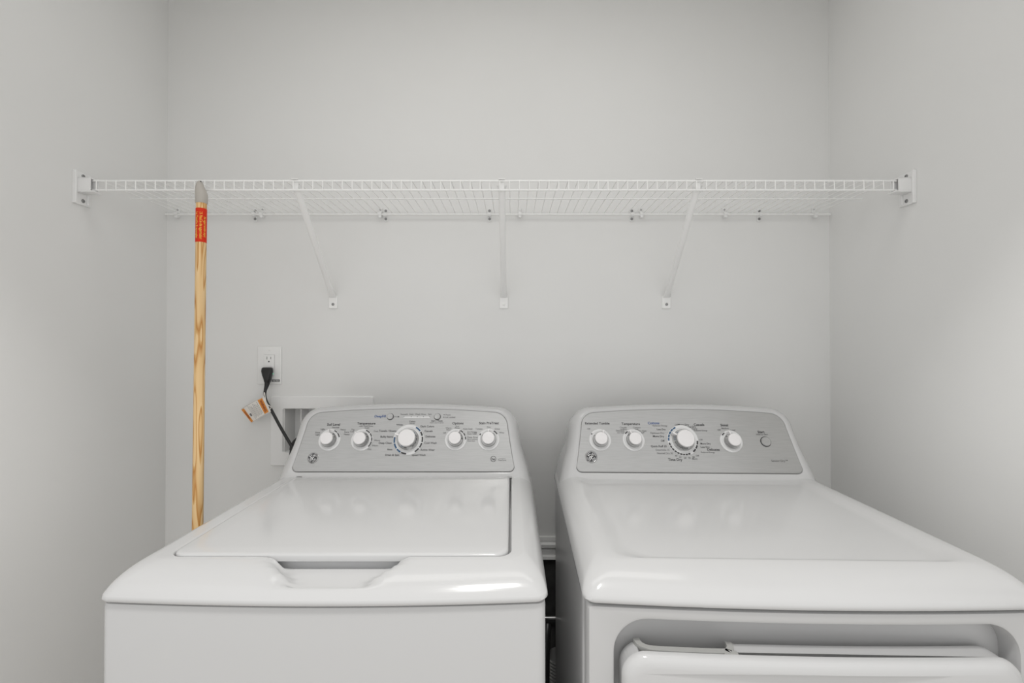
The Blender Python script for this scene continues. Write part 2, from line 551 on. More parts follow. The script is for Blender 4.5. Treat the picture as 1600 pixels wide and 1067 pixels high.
make_knob(wash, -0.207, 0.084, False, 0, [(22, 42, arc), (46, 74, arc)])
make_knob(wash, -0.119, 0.084, False, -42, [(18, 45, arc), (50, 72, arc), (76, 96, arc), (100, 132, arc)])
make_knob(wash, 0.0075, 0.0845, True, -70, [(28, 52, 'blue'), (56, 74, arc), (78, 100, arc), (104, 124, arc), (128, 148, arc), (184, 206, arc), (209, 228, 'blue'), (232, 254, 'blue'), (257, 280, 'blue')])
make_knob(wash, 0.1355, 0.085, False, 24, [(26, 46, arc), (50, 68, arc), (73, 90, arc)])
make_knob(wash, 0.225, 0.085, False, 0, [(-64, -54, arc), (30, 58, arc)])
make_button(wash, -0.049, 0.1485, 0.0085)
make_button(wash, 0.0815, 0.1485, 0.0085)
make_badge(wash, -0.2435, 0.036, 0.0125)

def lettering(panel, items):
    byc = {}
    for (txt, u, v, size, al, col) in items:
        byc.setdefault(col, MB())
        put_text(byc[col], txt, u, v, pan, size=size, align=al, h=0.0013, bold=0.02 if size > 0.0085 else 0.012)
    for col, mb in byc.items():
        mb.build('lettering', M[col], panel)['kind'] = 'stuff'
H1, H2, H3 = 0.0094, 0.0062, 0.0074
wi = [('Soil Level', -0.203, 0.1235, H1, 'C', 'ink'), ('Normal', -0.196, 0.1165, H2, 'C', 'inkgrey'), ('Light', -0.224, 0.1115, H2, 'R', 'inkgrey'),
      ('Extra', -0.236, 0.1025, H2, 'R', 'inkgrey'), ('Light', -0.236, 0.0965, H2, 'R', 'inkgrey'), ('Heavy', -0.182, 0.1105, H2, 'L', 'inkgrey'),
      ('Extra', -0.170, 0.1035, H2, 'L', 'inkgrey'), ('Heavy', -0.170, 0.0975, H2, 'L', 'inkgrey'),
      ('Temperature', -0.113, 0.1265, H1, 'C', 'ink'), ('with Cold Rinse', -0.113, 0.1205, H2 * 0.95, 'C', 'inkgrey'), ('Cold', -0.110, 0.1150, H2, 'C', 'inkgrey'),
      ('Tap', -0.143, 0.1105, H2, 'R', 'inkgrey'), ('Cold', -0.143, 0.1050, H2, 'R', 'inkgrey'), ('Cool', -0.090, 0.1060, H2, 'L', 'inkgrey'),
      ('Warm', -0.086, 0.0810, H2, 'L', 'inkgrey'), ('Warm', -0.090, 0.0670, H2, 'L', 'inkgrey'), ('Hot', -0.100, 0.0570, H2, 'L', 'inkgrey'),
      ('Colors', 0.013, 0.1330, H2, 'C', 'ink'), ('normal', 0.013, 0.1285, H2 * 0.8, 'C', 'inkgrey'), ('Whites', -0.012, 0.1240, H2, 'R', 'ink'),
      ('Towels / Sheets', -0.0285, 0.1065, H3, 'R', 'ink'), ('Bulky Items', -0.0355, 0.0905, H3, 'R', 'ink'), ('Deep Clean', -0.0375, 0.0735, H3, 'R', 'ink'),
      ('Rinse', -0.0340, 0.0565, H2, 'R', 'ink'), ('Drain & Spin', -0.0140, 0.0415, H3, 'R', 'ink'), ('Speed Wash', 0.0200, 0.0415, H3, 'L', 'ink'),
      ('Active Wear', 0.0420, 0.0550, H3, 'L', 'ink'), ('Cold Wash', 0.0510, 0.0735, H3, 'L', 'ink'), ('Delicates', 0.0530, 0.0910, H3, 'L', 'ink'),
      ('Casuals', 0.0490, 0.1060, H3, 'L', 'ink'), ('Dark Colors', 0.0370, 0.1190, H3, 'L', 'ink'),
      ('DeepFill', -0.062, 0.1465, H1, 'R', 'inktext_blue'),
      ('PreciseFill', -0.011, 0.1535, H2 * 0.8, 'C', 'inkgrey'), ('Soak', 0.009, 0.1535, H2, 'C', 'inkgrey'), ('Wash', 0.026, 0.1535, H2, 'C', 'inkgrey'),
      ('Rinse', 0.043, 0.1535, H2, 'C', 'inkgrey'), ('Spin', 0.060, 0.1535, H2, 'C', 'inkgrey'),
      ('Start / Pause', 0.081, 0.1350, H2, 'C', 'ink'), ('hold 3 sec to cancel', 0.081, 0.1300, H2 * 0.75, 'C', 'inkgrey'),
      ('Pause', 0.104, 0.1520, H2, 'L', 'inkgrey'), ('Lid Locked', 0.104, 0.1450, H2, 'L', 'inkgrey'),
      ('Options', 0.1395, 0.1270, H1, 'C', 'ink'), ('Warm', 0.122, 0.1150, H2, 'R', 'inkgrey'), ('Rinse', 0.122, 0.1100, H2, 'R', 'inkgrey'),
      ('2nd', 0.138, 0.1195, H2, 'C', 'inkgrey'), ('Rinse', 0.138, 0.1150, H2, 'C', 'inkgrey'), ('Off', 0.108, 0.1010, H2, 'R', 'inkgrey'),
      ('Auto Soak', 0.154, 0.1125, H2, 'L', 'inkgrey'), ('2nd Rinse', 0.166, 0.1040, H2, 'L', 'inkgrey'), ('Auto Soak', 0.166, 0.0990, H2, 'L', 'inkgrey'),
      ('Deep Rinse', 0.167, 0.0895, H2, 'L', 'inkgrey'), ('fabric softener', 0.167, 0.0845, H2 * 0.8, 'L', 'inkgrey'), ('Auto Soak', 0.167, 0.0800, H2 * 0.8, 'L', 'inkgrey'),
      ('Stain PreTreat', 0.225, 0.1275, H1, 'C', 'ink'), ('Dirt', 0.225, 0.1170, H2, 'C', 'inkgrey'), ('Tomato', 0.208, 0.1125, H2, 'R', 'inkgrey'),
      ('Off', 0.193, 0.1020, H2, 'R', 'inkgrey'), ('Grass', 0.241, 0.1125, H2, 'L', 'inkgrey'), ('Wine', 0.253, 0.1020, H2, 'L', 'inkgrey'),
      ('he', 0.2385, 0.0300, 0.0095, 'C', 'ink'), ('______', 0.262, 0.0350, 0.006, 'C', 'inkgrey'), ('FlexCare', 0.262, 0.0285, 0.006, 'C', 'inkgrey')]
lettering(wp, wi)
pm = MB()
mtx = knob_mtx(0.2385, 0.0335, 0)
arc_band(pm, mtx, 0.0064, 0.0076, 0, 360, 0.0013)
def flat(mb, u0, u1, v0, v1, h=0.0013):
    mb.add([pan(u0, v0, h), pan(u1, v0, h), pan(u1, v1, h), pan(u0, v1, h)], [(0, 1, 2, 3)])
flat(pm, -0.039, -0.028, 0.1480, 0.1490)
pm.add([pan(-0.028, 0.1460, 0.0013), pan(-0.0235, 0.1485, 0.0013), pan(-0.028, 0.1510, 0.0013)], [(0, 1, 2)])
for u in (-0.011, 0.009, 0.026, 0.043, 0.060):
    flat(pm, u - 0.0008, u + 0.0008, 0.1475, 0.1495, 0.0016)
for v in (0.1540, 0.1470):
    flat(pm, 0.0985, 0.1010, v - 0.0012, v + 0.0012)
pm.build('printed_symbols', M['ink'], wp)['kind'] = 'stuff'
sb = MB(); flat(sb, -0.012, 0.061, 0.1455, 0.1485, 0.0013); sb.build('status_bar', M['white'], wp)

# ---- dryer
dry = empty('clothes_dryer', (0.4515, 0.6835, 0.0), math.radians(-1.5))
tag(dry, 'white front-loading clothes dryer with grey control panel, right of the washing machine', 'dryer')
make_cabinet(dry, y0=0.034, bow=0.0)
R = cover_rings(0.034, 0.050, SEAM, DECK + 0.001)
zt = DECK + 0.0018
R.append([(x, y, zt) for x, y in rrect(-HW + 0.050, HW - 0.048, 0.0535, 0.52, 0.040, rb=0.012)])
R.append([(x, y, zt - 0.0008) for x, y in rrect(-HW + 0.060, HW - 0.060, 0.0565, 0.515, 0.044, rb=0.012)])
R.append([(x, y, zt - 0.0035) for x, y in rrect(-HW + 0.074, HW - 0.074, 0.0590, 0.512, 0.050, rb=0.012)])
R.append([(x, y, zt - 0.0050) for x, y in rrect(-HW + 0.082, HW - 0.082, 0.0610, 0.510, 0.054, rb=0.012)])
R.append([(x, y, zt - 0.0052) for x, y in rrect(-HW + 0.090, HW - 0.090, 0.0700, 0.505, 0.054, rb=0.012)])
MB().loft(R, False, True).build('top_cover', M['enamel'], dry, smooth=50)
# front panel with the recess for the door
DX0, DX1, DZ0, DZ1 = -0.296, 0.300, 0.26, 0.836
def front(x, z, y):
    b = 0.012 * (1 - (x / HW) ** 2)
    return (x, y - b, z)
def vring(x0, x1, z0, z1, r, y):
    return [front(x, z, y) for x, z in rrect(x0, x1, z0, z1, r, ns=40, nc=12)]
fr = MB()
zt0 = SEAM - 0.004
fr.loft([vring(-HW + 0.006, HW - 0.006, 0.03, zt0, 0.006, 0.040), vring(-HW + 0.006, HW - 0.006, 0.03, zt0, 0.006, 0.010), vring(-HW + 0.009, HW - 0.009, 0.032, zt0 - 0.003, 0.006, 0.004),
         vring(DX0 - 0.006, DX1 + 0.006, DZ0 - 0.006, DZ1 + 0.006, 0.056, 0.003), vring(DX0 - 0.002, DX1 + 0.002, DZ0 - 0.002, DZ1 + 0.002, 0.052, 0.0045), vring(DX0, DX1, DZ0, DZ1, 0.050, 0.009),
         vring(DX0 + 0.001, DX1 - 0.001, DZ0 + 0.001, DZ1 - 0.001, 0.050, 0.034)], False, True)
fr.build('front_panel', M['cabinet'], dry, smooth=35)
# door: outer skin and liner; the liner's notch is the grip
EX0, EX1, EZ0, EZ1 = -0.288, 0.290, 0.275, 0.795
NX0, NX1 = -0.262, -0.122
door = MB()
rr = lambda i, y: vring(EX0 + i, EX1 - i, EZ0 + i, EZ1 - i, 0.036, y)
door.loft([rr(0.0, -0.0035), rr(0.0, -0.0060), rr(0.0012, -0.0105), rr(0.004, -0.0150), rr(0.009, -0.0180), rr(0.016, -0.0192)], True, True)
dr = door.build('door', M['enamel'], dry, smooth=50)
ol = [(x, z) for x, z in rrect(EX0 + 0.002, EX1 - 0.002, EZ0 + 0.002, EZ1 - 0.002, 0.036, ns=60, nc=10)]
ol2 = []; inside = False
for x, z in ol:
    if z > EZ1 - 0.0025 and NX0 < x < NX1:
        if not inside: ol2 += [(NX1, z), (NX1, EZ1 - 0.045)]; inside = True
        continue
    if inside: ol2 += [(NX0, EZ1 - 0.045), (NX0, EZ1 - 0.002)]; inside = False
    ol2.append((x, z))
MB().loft([[front(x, z, 0.0245) for x, z in ol2], [front(x, z, -0.0060) for x, z in ol2]], True, True).build('door_liner', M['cabinet'], dr)
gp = MB()
path = [(NX0 + 0.002, 0.0240), (NX0 + 0.004, 0.013), (NX0 + 0.012, 0.0055), (NX0 + 0.03, 0.0025), (NX1 - 0.018, 0.0025), (NX1 - 0.007, 0.0050), (NX1 - 0.001, 0.0125), (NX1 + 0.0005, 0.0240)]
sp = spline([(a, b, 0) for a, b in path], 5)
rings = []
for i, p in enumerate(sp):
    t = (sp[min(i + 1, len(sp) - 1)] - sp[max(i - 1, 0)]).normalized()
    q = Vector((-t.y, t.x, 0)) * 0.0048
    b = -0.012 * (1 - (p.x / HW) ** 2)
    rings.append([(p.x + q.x, p.y + q.y + b, EZ1 + 0.0012), (p.x - q.x, p.y - q.y + b, EZ1 + 0.0012), (p.x - q.x, p.y - q.y + b, EZ1 - 0.04), (p.x + q.x, p.y + q.y + b, EZ1 - 0.04)])
gp.loft(rings, True, True)
gp.box(NX1 - 0.016, NX1 + 0.004, -0.0140, -0.0062, EZ1 - 0.04, EZ1 + 0.0008)
gp.build('door_grip', M['greyplastic'], dr, smooth=40)
dp = make_console(dry)
def dash(a0, a1, step, gap, m):
    out = []; a = a0
    while a < a1 - 1:
        out.append((a, min(a + step - gap, a1), m)); a += step
    return out
make_knob(dry, -0.2275, 0.085, False, 22, [(-58, -50, arc)])
make_knob(dry, -0.1375, 0.085, False, -28, [(-52, -32, arc)])
make_knob(dry, -0.006, 0.085, True, -62, dash(268, 336, 14, 2.5, 'blue') + dash(190, 262, 12, 2.5, 'ink') + dash(158, 188, 11, 2.5, 'ink') + dash(92, 146, 18, 3, 'ink'))
make_knob(dry, 0.1225, 0.083, False, -20, [(-54, -34, arc)])
make_button(dry, 0.214, 0.083, 0.0125, 'start_button')
make_badge(dry, -0.254, 0.040, 0.0140)
di = [('Extended Tumble', -0.232, 0.1275, H1, 'C', 'ink'), ('Off', -0.252, 0.1130, H2, 'R', 'inkgrey'),
      ('Temperature', -0.141, 0.1265, H1, 'C', 'ink'), ('Casuals', -0.153, 0.1175, H2, 'R', 'inkgrey'), ('medium', -0.153, 0.1130, H2 * 0.9, 'R', 'inkgrey'),
      ('Delicates', -0.160, 0.1085, H2, 'R', 'inkgrey'), ('low heat', -0.160, 0.1035, H2 * 0.9, 'R', 'inkgrey'),
      ('Cottons', -0.136, 0.1175, H2, 'L', 'inkgrey'), ('high', -0.130, 0.1130, H2 * 0.9, 'L', 'inkgrey'), ('No Heat', -0.122, 0.1085, H2, 'L', 'inkgrey'), ('fluff', -0.115, 0.1035, H2 * 0.9, 'L', 'inkgrey'),
      ('Cottons', -0.0785, 0.1290, H1, 'C', 'inktext_blue'), ('Reduced Energy', -0.0415, 0.1230, H2, 'R', 'inkgrey'), ('Less Dry', -0.0480, 0.1125, H3 * 0.9, 'R', 'ink'),
      ('Optimum Dry', -0.0525, 0.1025, H3 * 0.9, 'R', 'inkgrey'), ('More Dry', -0.0545, 0.0935, H3, 'R', 'ink'), ('Off', -0.0545, 0.0810, H3, 'R', 'ink'),
      ('Quick Fluff 20', -0.0510, 0.0665, H3, 'R', 'ink'), ('Dewrinkle 15', -0.0450, 0.0570, H3 * 0.9, 'R', 'inkgrey'), ('Normal Dry 30', -0.0370, 0.0485, H3 * 0.9, 'R', 'inkgrey'),
      ('40', -0.0290, 0.0420, H2, 'C', 'inkgrey'), ('50', -0.0190, 0.0385, H2, 'C', 'inkgrey'), ('60', -0.0060, 0.0365, H2, 'C', 'inkgrey'), ('70', 0.0050, 0.0365, H2, 'C', 'inkgrey'), ('80', 0.0165, 0.0390, H2, 'C', 'inkgrey'),
      ('More', 0.0190, 0.0345, H2, 'C', 'inkgrey'), ('Off', 0.0275, 0.0425, H2, 'C', 'inkgrey'), ('Time Dry', -0.0330, 0.0310, H1, 'C', 'ink'),
      ('Off', -0.0170, 0.1255, H2, 'C', 'inkgrey'), ('More Dry', 0.0020, 0.1255, H3, 'C', 'ink'), ('Casuals', 0.0440, 0.1250, H1, 'C', 'ink'),
      ('Less Dry', 0.0110, 0.1200, H3 * 0.9, 'L', 'ink'), ('Damp', 0.0230, 0.1150, H2, 'L', 'inkgrey'), ('Reduced Energy', 0.0280, 0.1105, H2 * 0.9, 'L', 'inkgrey'),
      ('Off', 0.0390, 0.0850, H2, 'L', 'inkgrey'), ('More Dry', 0.0400, 0.0745, H3 * 0.9, 'L', 'ink'), ('Less Dry', 0.0390, 0.0655, H3 * 0.9, 'L', 'ink'),
      ('Delicates', 0.0555, 0.0580, H1 * 0.95, 'L', 'ink'), ('Reduced Energy', 0.0380, 0.0520, H2 * 0.9, 'L', 'inkgrey'),
      ('Signal', 0.1120, 0.1240, H1, 'C', 'ink'), ('Medium', 0.1130, 0.1165, H2, 'C', 'inkgrey'), ('Off', 0.1000, 0.1120, H2, 'R', 'inkgrey'), ('Loud', 0.1330, 0.1120, H2, 'C', 'inkgrey'),
      ('Start', 0.2070, 0.1060, H1, 'C', 'ink'), ('Hold to Start', 0.2085, 0.1005, H2 * 0.95, 'C', 'inkgrey'), ('Sensor Dry\u2122', 0.2390, 0.0300, 0.0078, 'C', 'inkgrey')]
lettering(dp, di)

# ---------------------------------------------------------------- wire shelf
SY0, SY1 = 1.175, YB - 0.012
SZ = 1.677
shelf = empty('wire_shelf', ((XL + XR) / 2, YB, SZ))
tag(shelf, 'white ventilated wire shelf spanning the wall above both machines', 'shelf')
so = Vector(shelf.location)
def sbuild(mb, name, m, parent=shelf, smooth=40):
    return mb.build(name, m, parent, smooth)
def sp3(x, y, z): return (x - so.x, y - so.y, z - so.z)
WX0, WX1 = -1.0725, 0.984
def rod(name, y, z, r, x0, x1):
    return sbuild(MB().tube([sp3(x0, y, z), sp3(x1, y, z)], r, 10), name, M['wire'])
rod('front_rail', SY0, SZ - 0.0022, 0.0026, WX0 - 0.012, WX1 + 0.012)
rod('lip_rail', SY0 - 0.001, SZ - 0.0262, 0.0026, WX0 - 0.012, WX1 + 0.012)
rod('middle_rail', 1.310, SZ - 0.0050, 0.0022, XL + 0.022, XR - 0.022)
rod('back_rail', SY1, SZ - 0.0052, 0.0030, XL + 0.004, XR - 0.004)
wm = MB().tube([(0, SY1 - so.y + 0.003, 0.0), (0, SY0 - so.y + 0.004, 0.0), (0, SY0 - so.y - 0.0022, -0.0012), (0, SY0 - so.y - 0.0040, -0.005), (0, SY0 - so.y - 0.0042, -0.0285)], 0.00125, 6)
w0 = sbuild(wm, 'deck_wire', M['wire'])
nw = 82
for k in range(nw):
    w = w0 if k == 0 else w0.copy()
    if k: C.objects.link(w); w.parent = shelf
    w.location = (WX0 + (WX1 - WX0) * k / (nw - 1) - so.x, 0, 0)
# end brackets on the side walls
def screw(parent, x, y, z, axis, r=0.0042):
    rot = {'-y': Matrix.Rotation(PI / 2, 4, 'X'), 'x': Matrix.Rotation(PI / 2, 4, 'Y'), '-x': Matrix.Rotation(-PI / 2, 4, 'Y')}[axis]
    return MB().lathe([(r, 0.0), (r, 0.0008), (r * 0.75, 0.002), (r * 0.25, 0.0022), (r * 0.22, 0.0010), (0.0002, 0.0010)], 14, Matrix.Translation((x, y, z)) @ rot).build('screw', M['screw'], parent, 40)
for sgn, xw in ((1, XL), (-1, XR)):
    def bx(mb, a0, a1, y0, y1, z0, z1, bev=0.001):
        x0, x1 = sorted((xw + sgn * a0, xw + sgn * a1))
        p0 = sp3(x0, y0, z0); p1 = sp3(x1, y1, z1)
        mb.box(p0[0], p1[0], p0[1], p1[1], p0[2], p1[2], bev=bev)
    e = MB()
    bx(e, 0.0, 0.005, 1.158, 1.206, SZ - 0.063, SZ + 0.022)
    bx(e, 0.004, 0.009, 1.158, 1.164, SZ - 0.063, SZ + 0.022)
    bx(e, 0.004, 0.049, 1.178, 1.181, SZ - 0.030, SZ + 0.003, 0.0008)     # web behind the rails
    bx(e, 0.004, 0.040, 1.164, 1.168, SZ - 0.030, SZ + 0.003, 0.0008)     # face plate
    bx(e, 0.004, 0.049, 1.164, 1.190, SZ - 0.0335, SZ - 0.030, 0.0008)    # lower shelf of the socket
    bx(e, 0.004, 0.040, 1.164, 1.190, SZ + 0.001, SZ + 0.004, 0.0008)
    bx(e, 0.004, 0.009, 1.193, 1.197, SZ - 0.060, SZ - 0.033)
    eo = sbuild(e, 'end_bracket', M['plastic'])
    for z in (SZ + 0.0125, SZ - 0.052):
        p = sp3(xw + sgn * 0.005, 1.183, z)
        screw(eo, *p, 'x' if sgn > 0 else '-x', 0.005)
# three diagonal braces
for xt, xb in ((-0.5615, -0.5800), (-0.0265, -0.0265), (0.4830, 0.5010)):
    b = MB()
    zt, zb = SZ - 0.012, 1.405
    A = Vector(sp3(xt, SY0 + 0.0045, zt)); B = Vector(sp3(xb, YB - 0.006, zb))
    d = B - A; n = 16; rings = []
    side = Vector((1, 0, 0)); nrm = d.normalized().cross(side).normalized()
    side = nrm.cross(d.normalized()).normalized()
    for k in range(n + 1):
        t = k / n
        fl = max(0.0, 1 - t / 0.06) + max(0.0, (t - 0.94) / 0.06)
        wx = 0.0092 + 0.0035 * min(1, fl); wy = 0.0070 - 0.0052 * min(1, fl)
        if t > 0.5: wx = wx * 0.98
        p = A + d * t
        rings.append([p + side * wx * math.cos(2 * PI * j / 14) + nrm * wy * math.sin(2 * PI * j / 14) for j in range(14)])
    b.loft(rings, True, True)
    bo = sbuild(b, 'brace', M['wire'])
    h = MB()
    c = sp3(xt, SY0, SZ)
    h.box(c[0] - 0.0060, c[0] + 0.0060, 0.0032 + c[1], c[1] + 0.0056, -0.026, 0.002, bev=0.0006)
    h.box(c[0] - 0.0085, c[0] + 0.0085, c[1] - 0.005, c[1] + 0.0056, 0.001, 0.003, bev=0.0006)
    h.build('hook', M['wire'], bo)
    f = MB()
    c = sp3(xb, YB, zb)
    f.box(c[0] - 0.0135, c[0] + 0.0135, c[1] - 0.004, c[1], c[2] - 0.036, c[2] + 0.006, bev=0.0009)
    fo = f.build('foot_plate', M['wire'], bo)
    MB().lathe([(0.0045, 0.0), (0.0045, 0.0012), (0.0030, 0.0024), (0.0002, 0.0026)], 14, Matrix.Translation((c[0], c[1] - 0.004, c[2] - 0.023)) @ Matrix.Rotation(PI / 2, 4, 'X')).build('screw', M['wire' if xt == -0.0265 else 'screw'], bo, 40)
# wall clips along the back rail
px2x = lambda px: (px - 800) * YB / 711.0
for px in (279, 411, 595, 812, 1001, 1131, 1271):
    x = px2x(px); c = MB()
    p = sp3(x, YB, SZ)
    ring = []
    c.tube([(p[0] - 0.0055, p[1] - 0.012, -0.0052), (p[0] + 0.0055, p[1] - 0.012, -0.0052)], 0.0068, 14)
    c.box(p[0] - 0.0045, p[0] + 0.0045, p[1] - 0.006, p[1], -0.013, 0.018, bev=0.001)
    c.box(p[0] - 0.004, p[0] + 0.005, p[1] - 0.017, p[1] - 0.006, -0.0165, -0.009, bev=0.0015)
    co = sbuild(c, 'wall_clip', M['plastic'])
    MB().lathe([(0.0034, 0), (0.0034, 0.001), (0.002, 0.0022), (0.0002, 0.0024)], 12, Matrix.Translation((p[0], p[1] - 0.006, 0.0115)) @ Matrix.Rotation(PI / 2, 4, 'X')).build('pin', M['galv'] if px != 812 else M['plastic'], co, 40)
for px in (399, 603, 765, 987, 1186):
    x = px2x(px); c = MB()
    p = sp3(x, YB, SZ)
    c.box(p[0] - 0.0055, p[0] + 0.0055, p[1] - 0.004, p[1], -0.026, 0.016, bev=0.0012)
    c.tube([(p[0] - 0.0050, p[1] - 0.012, -0.0052), (p[0] + 0.0050, p[1] - 0.012, -0.0052)], 0.0062, 14)
    co = sbuild(c, 'rail_saddle', M['plastic'])
    for z in (0.0085, -0.0180):
        screw(co, p[0], p[1] - 0.004, z, '-y', 0.0044)

# ---------------------------------------------------------------- wooden pole
PT = Vector((-0.7895, 1.1545, 1.640)); PBt = Vector((-0.7560, 1.0900, 0.0))
pole = empty('broom_handle', PBt)
tag(pole, 'pale pine broom handle with a red label leaning on the shelf', 'broom handle')
ax = (PT - PBt).normalized(); Lp = (PT - PBt).length
q = Vector((0, 0, 1)).rotation_difference(ax)
pole.rotation_mode = 'QUATERNION'; pole.rotation_quaternion = q
r = 0.0119
MB().lathe([(r * 0.9, 0.0), (r, 0.003), (r, Lp - 0.030)], 28).build('pole', M['wood'], pole, 40)
# tan plastic tip: cylinder sloping to an offset hanging nose
rings = []
for t, hw_, hd, ox in ((0.0, 1.02, 1.02, 0.0), (0.002, 1.16, 1.16, 0.0), (0.020, 1.17, 1.17, 0.0), (0.027, 1.12, 1.14, -0.0008), (0.034, 1.00, 1.05, -0.0022), (0.042, 0.84, 0.92, -0.0040), (0.050, 0.66, 0.72, -0.0050), (0.056, 0.46, 0.55, -0.0045), (0.0585, 0.24, 0.30, -0.0040), (0.0592, 0.03, 0.03, -0.0040)):
    rings.append([(ox + r * hw_ * math.cos(2 * PI * j / 28), r * hd * math.sin(2 * PI * j / 28), Lp - 0.031 + t) for j in range(28)])
tip = MB().loft(rings, True, True).build('handle_tip', M['tip'], pole, 50)
MB().lathe([(0.0016, 0), (0.0016, 0.0006), (0.0002, 0.0006)], 10, Matrix.Translation((0.0012, -0.0050, Lp + 0.0245)) @ Matrix.Rotation(PI / 2, 4, 'X') @ Matrix.Rotation(0.6, 4, 'Y')).build('hanging_hole', M['black'], tip)
lz1 = Lp - 0.045; lz0 = lz1 - 0.0865
lb = MB().lathe([(r + 0.0001, lz0), (r + 0.0005, lz0), (r + 0.0005, lz1), (r + 0.0001, lz1)], 28, cap=False).build('label_sleeve', M['red'], pole, 40)
lt = MB()
def wrap(a0):
    # text runs down the pole; baseline offset becomes an angle about it
    return lambda u, v, h: ((r + 0.0008) * math.sin(a0 + v / r), -(r + 0.0008) * math.cos(a0 + v / r), (lz0 + lz1) / 2 - u)
put_text(lt, '15 Fauille de agarrador', 0.002, 0, wrap(0.33), size=0.0080, width=0.070, bold=0.03)
put_text(lt, 'La Textile & spongier', 0.001, 0, wrap(-0.45), size=0.0080, width=0.068, bold=0.03)
put_text(lt, 'Se agarrando aqui', 0.004, 0, wrap(1.08), size=0.0072, width=0.052, bold=0.03)
lt.build('label_lettering', M['yellow'], lb)['kind'] = 'stuff'

# ---------------------------------------------------------------- outlet, plug, cord, tag
def at(px, py, y):
    """world point that lies at depth y on a photo pixel"""
    th = math.radians(0.45)
    a = (px - 800) / 711.1; b = (533.5 - py) / 711.1
    dy = math.cos(th) - b * math.sin(th); dz = math.sin(th) + b * math.cos(th)
    k = y / dy
    return Vector((a * k, y, CAM_Z + dz * k))
oc = at(422, 570.5, YB)
out = empty('wall_outlet', oc)
tag(out, 'white electrical wall outlet with a black plug in its lower socket', 'outlet')
def ob(x0, x1, y0, y1, z0, z1, bev): return MB().box(x0, x1, y0, y1, z0, z1, bev=bev)
ob(-0.0385, 0.0385, -0.005, 0, -0.061, 0.061, 0.0016).build('cover_plate', M['outlet'], out, 40)
rc = ob(-0.0170, 0.0170, -0.0075, -0.003, -0.0340, 0.0340, 0.001).build('receptacle', M['outlet'], out, 40)
sl = MB()
for z in (0.0235, -0.012):
    sl.box(-0.0072, -0.0056, -0.0078, -0.0070, z - 0.0045, z + 0.0045)
    sl.box(0.0052, 0.0068, -0.0078, -0.0070, z - 0.0038, z + 0.0038)
    sl.lathe([(0.0024, 0), (0.0024, 0.0004), (0.0002, 0.0004)], 12, Matrix.Translation((0, -0.0075, z - 0.0115)) @ Matrix.Rotation(PI / 2, 4, 'X'))
sl.build('slots', M['ink'], rc)['kind'] = 'stuff'
fm = MB()
for (x0, x1, z0, z1) in ((-0.0175, -0.0168, -0.0345, 0.0345), (0.0168, 0.0175, -0.0345, 0.0345), (-0.0175, 0.0175, 0.0338, 0.0345), (-0.0175, 0.0175, -0.0345, -0.0338)):
    fm.box(x0, x1, -0.0052, -0.0046, z0, z1)
fm.build('receptacle_gap', M['inkgrey'], out)['kind'] = 'stuff'
MB().lathe([(0.0026, 0), (0.0026, 0.0008), (0.0002, 0.0012)], 12, Matrix.Translation((0, -0.005, 0.0485)) @ Matrix.Rotation(PI / 2, 4, 'X')).build('plate_screw', M['outlet'], out)
st = ob(0.0085, 0.0340, -0.0056, -0.0048, -0.0535, -0.0460, 0.0).build('sticker', M['ink'], out)
stx = MB(); put_text(stx, 'TESTED', 0.0212, -0.0518, lambda u, v, h: (u, -0.0058, v), size=0.0058, width=0.021); stx.build('sticker_lettering', M['outlet'], st)['kind'] = 'stuff'
MB().box(0.0105, 0.0140, -0.0090, -0.0072, -0.0285, -0.0260).build('indicator_light', M['green'], out)

cord = empty('power_cord', at(418, 583, YB - 0.0078))
tag(cord, 'black power cord plugged into the outlet, running behind the washing machine', 'power cord')
co = Vector(cord.location)
pc = MB()
def rel(p): return Vector(p) - co
# plug body: flat wedge hanging down from the socket
rings = []
for (px, py, yy, wx, wy) in ((417.5, 574.0, 0.014, 0.0135, 0.0055), (417.5, 575.5, 0.016, 0.0168, 0.0075), (417.5, 580, 0.020, 0.0172, 0.0105), (417.6, 586, 0.024, 0.0140, 0.0115), (418.0, 592, 0.025, 0.0105, 0.0100), (418.0, 597, 0.025, 0.0085, 0.0080), (417.8, 598, 0.025, 0.0062, 0.0065)):
    p = rel(at(px, py, YB - yy))
    rings.append([p + Vector((wx * math.copysign(abs(math.cos(2 * PI * j / 24)) ** 0.6, math.cos(2 * PI * j / 24)), wy * math.copysign(abs(math.sin(2 * PI * j / 24)) ** 0.6, math.sin(2 * PI * j / 24)), 0)) for j in range(24)])
pc.loft(rings, True, True)
# face that meets the receptacle, and its prongs
pb = rel(at(417.5, 581, YB - 0.0105))
pc.box(pb.x - 0.0135, pb.x + 0.0135, pb.y - 0.008, pb.y + 0.0028, pb.z - 0.013, pb.z + 0.011, bev=0.002)
plug = pc.build('plug', M['black'], cord, 45)
cp = spline([rel(at(417.8, 597, YB - 0.025)), rel(at(416.5, 603, YB - 0.026)), rel(at(414.3, 611, YB - 0.030)), rel(at(413.8, 618, YB - 0.034)), rel(at(416.5, 628, YB - 0.040)), rel(at(422.5, 638, YB - 0.045)),
             rel(at(430, 652, YB - 0.050)), rel(at(442, 674, YB - 0.055)), rel(at(455, 696, YB - 0.060)), rel(at(464, 712, YB - 0.062)), rel(at(474, 732, YB - 0.06)), rel(at(486, 775, YB - 0.06))], 8)
nC = len(cp)
rad = [0.0066 if i < 3 else (0.0066 - 0.0028 * min(1, (i - 3) / 12)) for i in range(nC)]
MB().tube(cp, rad, 12, sx=1.25).build('cable', M['black'], cord, 40)
hose = empty('drain_hose', at(464, 690, YB - 0.024))
tag(hose, 'short black rubber hose bend in front of the recessed wall box', 'hose')
ho = Vector(hose.location)
